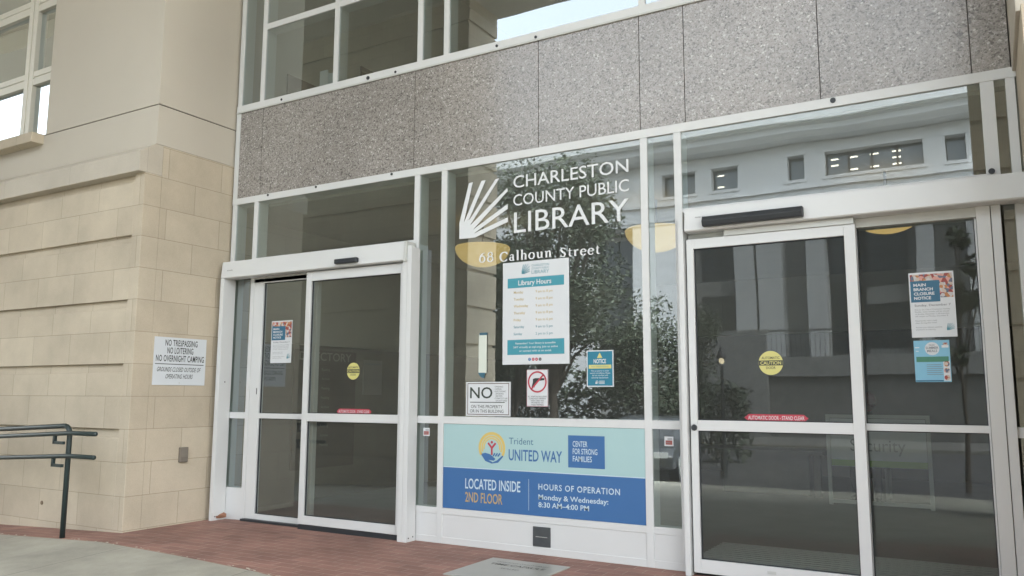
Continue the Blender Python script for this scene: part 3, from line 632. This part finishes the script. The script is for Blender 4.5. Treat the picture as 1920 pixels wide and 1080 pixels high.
for x, z, where in ((-4.147, .892, 'narrow pane left of the blue banner'), (-2.017, .88, 'narrow pane right of the blue banner')):
    t = thing('square_sticker', (x, .012, z), 'tiny square white edged red sticker on the '+where, 'sticker', 'small square stickers')
    ppr(t, 'backing', WHITE, lambda p: p.rect(x-.033, x+.033, z-.033, z+.033), off=-.012, d=0)
    ppr(t, 'red_print', flat('dull_red_print', (.28, .08, .07)), lambda p: p.rect(x-.025, x+.025, z-.024, z+.006), off=-.012)
    ppr(t, 'grey_print', GREY, lambda p: (p.rect(x-.01, x+.025, z+.01, z+.014), p.rect(x-.01, x+.025, z+.018, z+.022), p.rect(x-.02, x+.01, z-.012, z-.008, .001)), off=-.012)

# ------------------------------------------------------------------ ramp handrail
hr = thing('handrail', (-7.05, -1.38, gz(-7.05, -1.38)), 'dark green pipe handrail with two rails standing beside the stone wing', 'handrail')
yR = -1.38; zr = lambda x, z: z+.05*(x+6.95)
px_ = -6.95
pts = [(px_, yR, gz(px_, yR)-.02), (px_, yR, .84)]+[(px_-.075+.075*math.cos(R(a)), yR, .845+.075*math.sin(R(a))) for a in (0, 22, 45, 68, 90)]+[(-11, yR, zr(-11, .92))]
MB().tube(pts, .022, 14).build('post', GREEN, hr, smooth=True)
for z in (.865, .672):
    MB().tube([(px_+.46, yR-.05, z), (px_+.45, yR-.05, z), (px_+.1, yR-.05, z), (-11, yR-.05, zr(-11, z-.02))], [.012, .0195, .0195, .0195], 14).build('rail', GREEN, hr, smooth=True)
    m = MB(); m.box(px_-.15, px_-.125, yR-.06, yR-.035, z-.095, z-.015); m.box(px_-.15, px_, yR-.06, yR-.035, z-.1, z-.075); m.build('bracket', GREEN, hr)

# ------------------------------------------------------------------ paving slab, leaf
FL = (Vector((0, 0, 0)), Vector((1, 0, 0)), Vector((0, 1, 0)), Vector((0, 0, 1)))
t = thing('capsule_slab', (-2.97, -.63, 0), 'grey engraved stone slab set flush in the red brick paving below the banner', 'slab')
B(-3.285, -2.645, -.95, -.305, -.05, .008).build('slab', plain('honed_stone', (.3, .3, .27), .3, var=.12, scale=6), t, bevel=.004)
def f(p): p.text('CHARLESTON COUNTY LIBRARY', -2.965, -.43, .022, .42, 'c'); p.text('TIME CAPSULE', -2.965, -.52, .048, .44, 'c', bold=.01); p.text('SEALED', -2.965, -.62, .03, None, 'c')
ppr(t, 'engraving', plain('engraving', (.12, .12, .11), .8), f, FL, .0085)
m = MB(); lf = [(-.075, 0), (-.03, .035), (.02, .05), (.07, .03), (.085, 0), (.06, -.02), (0, -.03), (-.05, -.02)]
m.add([(-6.5+a, -.10+b*.5, .012+abs(b)*1.1+.25*max(0, a)) for a, b in lf]+[(-6.5, -.1, .016)], [(8, i, (i+1) % 8) for i in range(8)])
tag(m.build('fallen_leaf', plain('dry_leaf', (.3, .15, .09), .8, var=.3, scale=40)), 'curled dry brown leaf lying in the corner of the left door jamb', 'leaf')

# ------------------------------------------------------------------ lobby
WALLI = plain('lobby_wall', (.5, .49, .43), .8); DADO = plain('brown_panelling', (.13, .125, .11), .6, var=.2, scale=6)
CEIL = plain('lobby_ceiling', (.4, .39, .35), .9); FLR = plain('lobby_floor_stone', (.2, .2, .19), .45, var=.2)
struct(B(-7.0, 3, .1, 8, -.3, -.002).build('lobby_floor', FLR))
lob = thing('lobby', (-3, 4, 0), 'dim library lobby with brown panelling behind the glass front', 'room')
XI = -6.9
m = B(XI-.2, XI, .15, 8, 1.78, 3.1); m.box(XI, 3, 7.8, 8, 2.2, 3.1); m.box(2.8, 3, .15, 7.8, 0, 3.1); m.build('lobby_wall', WALLI, lob)
m = B(XI-.2, XI+.015, .15, 7.8, 0, 1.77); m.box(XI+.015, 3, 7.78, 8, 0, 2.19); m.build('wall_panelling', DADO, lob)
B(XI-.2, 3, .145, 8, 3.1, 4.1).build('floor_slab', CEIL, lob)
m = B(XI-.2, XI, .15, 8, 4.1, TOP); m.box(XI, 3, 6, 6.2, 4.1, TOP); m.box(2.8, 3, .15, 6, 4.1, TOP); m.build('upper_room_wall', WALLI, lob)
B(XI, XI+.012, .9, 6, 4.1, 4.92).build('upper_panelling', plain('red_brown_panelling', (.07, .045, .035), .6), lob)
o = B(XI+.001, XI+.02, 2.15, 2.5, 5.12, 5.47).build('vent', DARK, lob)
m = MB(); [m.box(XI+.02, XI+.026, 2.17, 2.48, 5.15+i*.05, 5.165+i*.05) for i in range(6)]; m.build('slat', plain('vent_slat', (.12, .12, .11)), o)
B(XI, 3, .2, 6, 7.4, 7.5).build('upper_ceiling', CEIL, lob)
# directory on the side wall
SW = (Vector((XI+.015, 0, 0)), Vector((0, 1, 0)), Vector((0, 0, 1)), Vector((1, 0, 0)))
t = board('directory_board', SW, 1.15, 2.2, .35, 1.72, .02, plain('black_board', (.03, .03, .03), .3), 'black wall directory with pale lettering inside the left sliding door', 'board', .001)
def f(p):
    p.text('DIRECTORY', 1.23, 1.6, .095, .88, bold=.01)
    for i in range(9): p.text('Floor', 1.3, 1.48-i*.11, .035); p.text(('Reading', 'Archive', 'Meeting')[i % 3], 1.6, 1.48-i*.11, .03)
ppr(t, 'lettering', plain('pale_lettering', (.24, .24, .22)), f, SW, .021)
t = board('wall_notice', SW, 2.36, 2.72, 1.2, 1.64, .012, plain('grey_paper', (.25, .25, .24)), 'dim grey framed notice on the lobby wall, right of the directory', 'notice', .001)
ppr(t, 'print', GREY, lambda p: (p.rect(2.4, 2.68, 1.58, 1.6),), SW, .013)
# pendants
BOWL = plain('alabaster_glass', (.5, .36, .15), .4, emit=((.8, .52, .17), .10)); 
for x, z, where in ((-4.745, 2.592, 'behind the street number on the centre window'), (-2.74, 2.585, 'at the right edge of the centre window'), (-.69, 2.567, 'behind the right door')):
    t = thing('pendant_lamp', (x, 1.8, z), 'glowing amber glass bowl lamp '+where, 'lamp', 'bowl pendant lamps in the lobby')
    pr = [(.001, 0)]+[(.305*math.sin(R(a)), .225*(1-math.cos(R(a)))) for a in range(8, 91, 6)]+[(.29, .225), (.28, .2)]
    MB().lathe(pr, (x, 1.8, z), 40).build('bowl', BOWL, t, smooth=True)
    m = MB(); m.tube([(x, 1.8, z+.1), (x, 1.8, 3.1)], .012, 8); m.build('rod', DARK, t)
# entrance mat
t = thing('entrance_grille', (-1.3, .8, 0), 'ribbed metal entrance grating on the floor behind the right door', 'grating')
m = MB(); [m.box(-2.0, .15, .2+i*.075, .232+i*.075, .0, .012) for i in range(14)]; m.build('rib', plain('grating_metal', (.42, .43, .42), .4), t)
B(-2.0, .15, .19, 1.24, -.001, .002).build('grating_bed', DARK, t)
# security stand
SF = (Vector((0, 4.29, 0)), Vector((1, 0, 0)), Vector((0, 0, 1)), Vector((0, -1, 0)))
t = thing('security_stand', (-1.15, 4.3, 0), 'white security sign stand with a green stripe, behind the right door', 'sign stand')
m = MB(); m.box(-1.68, -1.64, 4.28, 4.32, 0, 1.0); m.box(-.66, -.62, 4.28, 4.32, 0, 1.0); m.box(-1.64, -.66, 4.285, 4.315, .02, .06); m.box(-1.64, -.66, 4.285, 4.315, .96, 1.0)
m.build('frame', ALU2, t)
B(-1.635, -.665, 4.295, 4.305, .427, .955).build('sign_panel', WHITE, t)
ppr(t, 'stripe', flat('lime_print', (.25, .42, .06)), lambda p: p.rect(-1.635, -.665, .43, .5), SF, -.004)
ppr(t, 'lettering', GREY, lambda p: p.text('Security', -1.43, .6, .13, .56), SF, -.004)
t = thing('low_table', (-2.5, 5.2, 0), 'dark low table in the dim lobby behind the right door', 'table')
B(-3.5, -1.8, 4.75, 5.5, .5, .545).build('tabletop', DADO, t); B(-3.05, -2.0, 4.9, 5.4, 0, .5).build('pedestal', DADO, t)
for x in (-3.4, -1.9): B(x-.04, x+.04, 4.85, 4.93, 0, .5).build('leg', DADO, t)
t = thing('sill_box', (-5.55, .2, 4.19), 'white open folder standing on the upper window sill', 'folder')
m = MB(); m.box(-5.655, -5.545, .155, .16, 4.188, 4.425); m.build('front_cover', WHITE, t); m = MB(); m.prism([(-5.545, .155), (-5.54, .155), (-5.47, .21), (-5.475, .212)], 'z', 4.188, 4.39); m.build('back_cover', WHITE, t)

# ------------------------------------------------------------------ seated guard in the lobby
def skin(name, verts, edges, root, mat, parent, levels=2):
    me = bpy.data.meshes.new(name); me.from_pydata([v[:3] for v in verts], edges, []); o = bpy.data.objects.new(name, me); C.objects.link(o)
    me.materials.append(mat)
    sk = o.modifiers.new('skin', 'SKIN'); sk.use_smooth_shade = True
    if not me.skin_vertices: 
        bpy.context.view_layer.objects.active = o
    lay = me.skin_vertices[0].data if me.skin_vertices else None
    if lay:
        for i, v in enumerate(verts): lay[i].radius = (v[3], v[4] if len(v) > 4 else v[3]); lay[i].use_root = (i == root)
    sb = o.modifiers.new('sub', 'SUBSURF'); sb.levels = levels; sb.render_levels = levels
    if parent: o.parent = parent; o.matrix_parent_inverse = parent.matrix_basis.inverted()
    return o
gx0, gy0 = -1.32, 5.05
gd = thing('person', (gx0, gy0, 0), 'seated person in dark clothes and a dark red cap, behind the security stand', 'person')
SKIN = plain('skin', (.35, .2, .15), .55); CLOTH = plain('dark_uniform', (.03, .03, .035), .8); CAPM = plain('dark_red_cap', (.16, .025, .03), .7)
V = [(0, 0, .5, .15, .12), (0, -.02, .68, .15, .11), (0, -.03, .85, .17, .11), (0, -.03, .93, .09, .07), (0, -.045, 1.0, .055), (0, -.06, 1.06, .06),
     (.19, -.03, .88, .06), (.25, -.12, .66, .045), (.14, -.34, .6, .033), (-.19, -.03, .88, .06), (-.25, -.12, .66, .045), (-.14, -.34, .6, .033),
     (.1, -.08, .5, .09), (.12, -.46, .5, .065), (.12, -.44, .1, .042), (.12, -.58, .05, .04), (-.1, -.08, .5, .09), (-.12, -.46, .5, .065), (-.12, -.44, .1, .042), (-.12, -.58, .05, .04)]
E_ = [(0, 1), (1, 2), (2, 3), (3, 4), (4, 5), (2, 6), (6, 7), (7, 8), (2, 9), (9, 10), (10, 11), (0, 12), (12, 13), (13, 14), (14, 15), (0, 16), (16, 17), (17, 18), (18, 19)]
for s_, w_ in ((1, 8), (-1, 11)):
    b = V[w_]; pal = len(V); V.append((b[0]-s_*.02, b[1]-.06, b[2]-.01, .03, .018)); E_.append((w_, pal))
    for k in range(4):
        q = len(V); ox = (k-1.5)*.02
        V.append((b[0]-s_*.02+ox, b[1]-.11-.004*(k % 2), b[2]-.02, .009)); V.append((b[0]-s_*.02+ox, b[1]-.15+.008*abs(k-1.5), b[2]-.045, .0075)); E_ += [(pal, q), (q, q+1)]
    q = len(V); V.append((b[0]-s_*.065, b[1]-.075, b[2]-.015, .0095)); V.append((b[0]-s_*.075, b[1]-.11, b[2]-.03, .008)); E_ += [(pal, q), (q, q+1)]
V = [(gx0+v[0], gy0+v[1])+tuple(v[2:]) for v in V]
skin('body', V, E_, 0, CLOTH, gd)
bm = bmesh.new(); bmesh.ops.create_uvsphere(bm, u_segments=24, v_segments=18, radius=1)
for v in bm.verts:
    x, y, z = v.co; f_ = 1-.22*max(0, -z); v.co = Vector((x*.078*f_, y*.098*f_-.01*max(0, -z), z*.118))
    if y < -.75 and -.3 < z < .1 and abs(x) < .22: v.co.y -= .018*(1-abs(x)/.22)
    if y < -.6 and abs(z-.12) < .12 and .2 < abs(x) < .6: v.co.y += .008
    if abs(x) > .93 and abs(z) < .25: v.co.x *= 1.12
me = bpy.data.meshes.new('head'); bm.to_mesh(me); bm.free(); [setattr(p, 'use_smooth', True) for p in me.polygons]; me.materials.append(SKIN)
hd = bpy.data.objects.new('head', me); C.objects.link(hd); hd.location = (gx0, gy0-.075, 1.12); hd.rotation_euler = (R(18), 0, R(25)); hd.parent = gd; hd.matrix_parent_inverse = gd.matrix_basis.inverted()
m = MB(); [m.lathe([(.009, -.006), (.011, 0), (.009, .006), (.001, .009)], (sx*.03, -.088, .012), 10) for sx in (-1, 1)]
eo = m.build('eye', INK, None); eo.parent = hd
eo = B(-.025, .025, -.094, -.085, -.058, -.052).build('mouth', RED, None); eo.parent = hd
m = MB(); m.lathe([(.098, .01), (.1, .045), (.085, .09), (.05, .122), (.001, .13)], (0, 0, .005), 24); m.prism([(-.07, -.06), (-.05, -.15), (0, -.175), (.05, -.15), (.07, -.06)], 'z', .02, .03)
co = m.build('cap', CAPM, None, smooth=True); co.parent = hd
t = thing('stool', (gx0, gy0, 0), 'dark stool under the seated person', 'stool')
B(gx0-.22, gx0+.22, gy0-.2, gy0+.22, .37, .41).build('seat', DADO, t)
for a in (-1, 1):
    for b in (-1, 1): B(gx0+a*.18-.015, gx0+a*.18+.015, gy0+b*.17-.015, gy0+b*.17+.015, 0, .37).build('leg', ALU2, t)

# ------------------------------------------------------------------ across the street (mirrored in the glass)
OFW = plain('office_stone', (.66, .67, .67), .8, var=.08, scale=.4); OFD_ = plain('office_glass', (.05, .06, .07), .08, spec=1); OFU = plain('office_sky_tint_glass', (.15, .18, .2), .1, spec=1)  # upper office glass is paler: reflected sky painted into its base colour
OFR = plain('window_bronze', (.07, .075, .08), .5)
of = thing('office_building', (-8, -34, GZ), 'pale stone office building across the street, mirrored in the glass', 'building')
m = B(-45, .1, -60, -35.2, GZ, 14.2); m.build('back_wall', plain('office_recess', (.34, .34, .33), .8), of)
m = MB()
m.box(-45, .1, -35.2, -34, 12.62, 13.2); m.box(-45, .1, -35.2, -34, 10.2, 11.45); m.box(-45, .1, -35.2, -34.05, 10.05, 10.2)
cols_ = [(-.4, .1), (-2.1, -1.2), (-7.2, -6.25), (-10.3, -7.95), (-12.55, -11.7), (-17.5, -14.3), (-22, -19), (-27, -24), (-45, -29)]
for a, b in cols_: m.box(a, b, -35.2, -34, 11.45, 12.62)
m.build('front_wall', OFW, of)
MB().prism([(-35.2, 13.2), (-33.2, 13.25), (-32.9, 13.5), (-32.9, 13.75), (-32.5, 13.9), (-32.5, 14.35), (-35.2, 14.6)], 'x', -45, .9).build('cornice', OFW, of)
B(-45, .2, -34.001, -33.85, 10.95, 11.12).build('string_course', OFW, of)
for i, ((b0, b1), (a0, a1)) in enumerate(zip(cols_, cols_[1:])):
    x0, x1 = a1, b0
    o = B(x0, x1, -34.62, -34.5, 11.45, 12.62).build('window', OFU, of); m = MB(); m.box(x0-.12, x1+.12, -34, -33.93, 11.3, 11.449); m.box(x0-.12, x1+.12, -34, -33.95, 12.621, 12.75); m.build('sill', OFW, o)
    m = MB(); k = max(1, round((x1-x0)/1.0)); [m.box(x0+(x1-x0)*q/k-.04, x0+(x1-x0)*q/k+.04, -34.5, -34.42, 11.45, 12.62) for q in range(k+1)]; m.build('window_frame', OFR, o)
    if i in (0, 1, 2, 3):
        m = MB(); [m.box(x0+.2+q*.9, x0+.55+q*.9, -34.5, -34.49, z, z+.07) for q in range(int((x1-x0)/.9)) for z in (12.3, 12.0, 11.7) if random.random() < .5]
        if m.v: m.build('ceiling_lamp', emis('office_lamp', (1, .9, .7), .9), o)
for a, b in ((-9.5, -8.38), (-10.61, -9.62), (-7.29, -6.47), (-2.6, -1.9), (-.6, .1), (-16, -13.2), (-21, -18.5)): B(a, b, -35.2, -34.1, GZ, 10.1).build('pilaster', OFW, of)
for a, b, z0, z1 in ((-12.5, -10.7, 7, 9.6), (-12.5, -10.7, 3.2, 6.2), (-6.4, -4.9, 3.2, 9.6), (-4.79, -3.09, 6.3, 9.6), (-4.79, -3.09, 3.4, 5.45), (-18.3, -16.2, 3.4, 9.6)):
    o = B(a, b, -35.24, -35.18, z0, z1).build('window', OFD_, of)
    m = MB(); [m.box(x-.05, x+.05, -35.18, -35.12, z0, z1) for x in (a, (a+b)/2, b)]; m.box(a+.05, b-.05, -35.18, -35.13, (z0+z1)/2-.05, (z0+z1)/2+.05); m.build('window_frame', OFR, o)
B(-10.1, .1, -35, -31.5, 2.1, 2.95).build('terrace', plain('grey_terrace', (.3, .3, .29), .8), of)
B(-10.1, .1, -35, -31.7, GZ, 2.1).build('terrace_base', plain('grey_base', (.2, .2, .19), .8), of)
MB().prism([(-14.5, GZ), (-14.5, 2.2), (-10.4, 4.15), (-8.6, 4.15), (-8.6, GZ)], 'y', -31.7, -31.3).build('stair_wall', plain('stair_stone', (.28, .28, .27), .8), of)
m = MB(); m.box(-8.5, .1, -31.65, -31.6, 4.05, 4.12); [m.box(x/5-.012, x/5+.012, -31.64, -31.61, 2.95, 4.05) for x in range(-42, 1)]; m.build('balustrade', OFR, of)
t = thing('street_lamp', (-5.65, -14, GZ-.13), 'black street lamp with a lit globe, mirrored in the right door glass', 'street lamp')
MB().tube([(-5.62, -14, GZ-.13), (-5.62, -14, .3), (-5.62, -14, 1.9)], [.09, .05, .035], 12).build('pole', DARK, t)
MB().lathe([(.001, -.07), (.05, -.06), (.075, 0), (.055, .06), (.02, .1)], (-5.62, -14, 2.03), 20).build('globe', emis('lamp_globe', (1, .8, .5), 1.2), t, smooth=True)
MB().lathe([(.13, .05), (.12, .12), (.06, .24), (.01, .36)], (-5.62, -14, 2.05), 12).build('finial', DARK, t)
def tree(loc, h0, rz, rx, nleaf, label, size=.16, blobs=16, thick=.16):
    t = thing('street_tree', loc, label, 'tree'); x, y, z = loc
    m = MB(); m.tube([(x, y, z), (x+.05, y, z+h0*.6), (x-.05, y+.05, z+h0+rz*.6)], [thick, thick*.7, thick*.3], 10)
    cen = []
    for i in range(blobs):
        a = random.random()*6.28; e = random.uniform(-.8, .95); rr = math.sqrt(1-e*e)*random.uniform(.35, .8)
        c = Vector((x+rx*rr*math.cos(a), y+rx*rr*math.sin(a), z+h0+rz*(.9+e*.8))); cen.append((c, random.uniform(.25, .42)*rx))
        m.tube([(x, y, z+h0*random.uniform(.7, 1.2)), ((x+c.x)/2, (y+c.y)/2, (z+h0+c.z)/2+.1), tuple(c)], [thick*.4, thick*.25, .02], 6)
    m.build('trunk', plain('bark', (.09, .075, .06), .9), t)
    l = MB(); l.fix = False
    for i in range(nleaf):
        c, r = random.choice(cen); d = Vector((random.gauss(0, 1), random.gauss(0, 1), random.gauss(0, .8))); d = d.normalized()*r*random.random()**.45
        p = c+d; u = Vector((random.gauss(0, 1), random.gauss(0, 1), random.gauss(0, .6))).normalized(); v = u.cross(Vector((random.gauss(0, 1), random.gauss(0, 1), random.gauss(0, 1)))).normalized()
        s_ = size*random.uniform(.6, 1.3)
        l.add([p-u*s_, p+v*s_*.45, p+u*s_, p-v*s_*.45], [(0, 1, 2, 3)])
    l.build('crown', plain('leaf_green', (.055, .075, .042), .6, var=.4, scale=2), t)
tree((-10.9, -15.2, GZ-.1), 2.3, 3.7, 2.5, 26000, 'dense green street tree, mirrored in the centre window', size=.07, blobs=48)
tree((-8.0, -16.5, GZ-.1), .9, 2.0, 2.1, 15000, 'low bushy green tree, mirrored right of the hours poster', size=.065, blobs=28, thick=.08)
tree((-13.6, -17.5, GZ-.1), 1.2, 3.0, 2.2, 14000, 'broad dark green tree farther off, mirrored behind the paper strip', size=.09, blobs=28)
tree((-.55, -13.2, GZ-.1), 2.2, 2.0, .7, 900, 'thin young street tree, mirrored in the right door', size=.1, blobs=9, thick=.06)
hd_ = MB(); hd_.fix = False
for i in range(9000):
    p = Vector((random.uniform(-16.5, -6.2), random.uniform(-19.2, -18.2), GZ+.02+2.3*random.random()**.7)); p.z += .25*math.sin(p.x*2.1)+.15*math.sin(p.x*5.3)
    u = Vector((random.gauss(0, 1), random.gauss(0, 1), random.gauss(0, .7))).normalized(); v = u.cross(Vector((.3, random.gauss(0, 1), 1))).normalized(); q = random.uniform(.06, .13)
    hd_.add([p-u*q, p+v*q*.5, p+u*q, p-v*q*.5], [(0, 1, 2, 3)])
tag(hd_.build('hedge', plain('hedge_leaf', (.05, .07, .04), .6, var=.5, scale=2)), 'long dark clipped hedge across the pavement, mirrored low in the centre window', 'hedge')
# parked car
car = thing('parked_car', (-8, -12.7, GZ-.13), 'dark parked car across the pavement, its wheel mirrored beside the right door', 'car')
cz = GZ-.13; PAINT = plain('dark_grey_paint', (.05, .055, .06), .25, var=.02)
side = [(-5.35, .32), (-5.3, .62), (-5.55, .78), (-6.8, .92), (-7.6, 1.38), (-8.9, 1.42), (-9.8, 1.0), (-10.4, .95), (-10.5, .5), (-10.4, .3)]
m = MB(); ys = [(-13.55, .93), (-13.4, 1), (-12, 1), (-11.85, .93)]
nn = len(side)
for yy, k in ys: m.v += [(-7.9+(a+7.9)*(.98 if k < 1 else 1), yy, cz+(b if k == 1 else .33+(b-.33)*.93)) for a, b in side]
m.f = [(j*nn+i, j*nn+(i+1) % nn, (j+1)*nn+(i+1) % nn, (j+1)*nn+i) for j in range(3) for i in range(nn)]+[tuple(range(nn)), tuple(range(3*nn, 4*nn))]
m.build('body', PAINT, car, bevel=.03)
MB().prism([(-6.95, .95), (-7.62, 1.31), (-8.85, 1.35), (-9.6, .99)], 'y', -13.56, -11.84).build('side_window', OFD_, car)
car.children[-1].location.z = cz
for x in (-6.35, -9.5):
    for y in (-11.93, -13.47):
        o = MB().tube([(x, y-.1, cz+.33), (x, y+.1, cz+.33)], .33, 28).build('wheel', DARK, car)
        m = MB(); m.tube([(x, y-.11, cz+.33), (x, y+.11, cz+.33)], .21, 24); m.build('rim', ALU2, o)
for y in (-12.1, -13.3): B(-5.37, -5.3, y-.15, y+.15, cz+.58, cz+.7).build('headlight', VINYL, car)
car.rotation_euler.z = R(78); car.location = (-7.5, -14.1, GZ-.13)

gr = MB(); gr.fix = False
for i in range(70):
    x = random.uniform(-8.2, -3.2); y = edge_y(x)+random.gauss(0, .012); z = gz(x, y)+.006; a = random.random()*6.28; q = random.uniform(.006, .022)
    gr.add([(x+q*math.cos(a+t)*(1 if t != 2 else .6), y+q*.4*math.sin(a+t), z+.002*(t > 3)) for t in (0, 1.3, 2.6, 4, 5.2)], [(0, 1, 2, 3, 4)])
g_ = gr.build('joint_grit', plain('pale_grit', (.5, .48, .4), .9)); g_['kind'] = 'stuff'
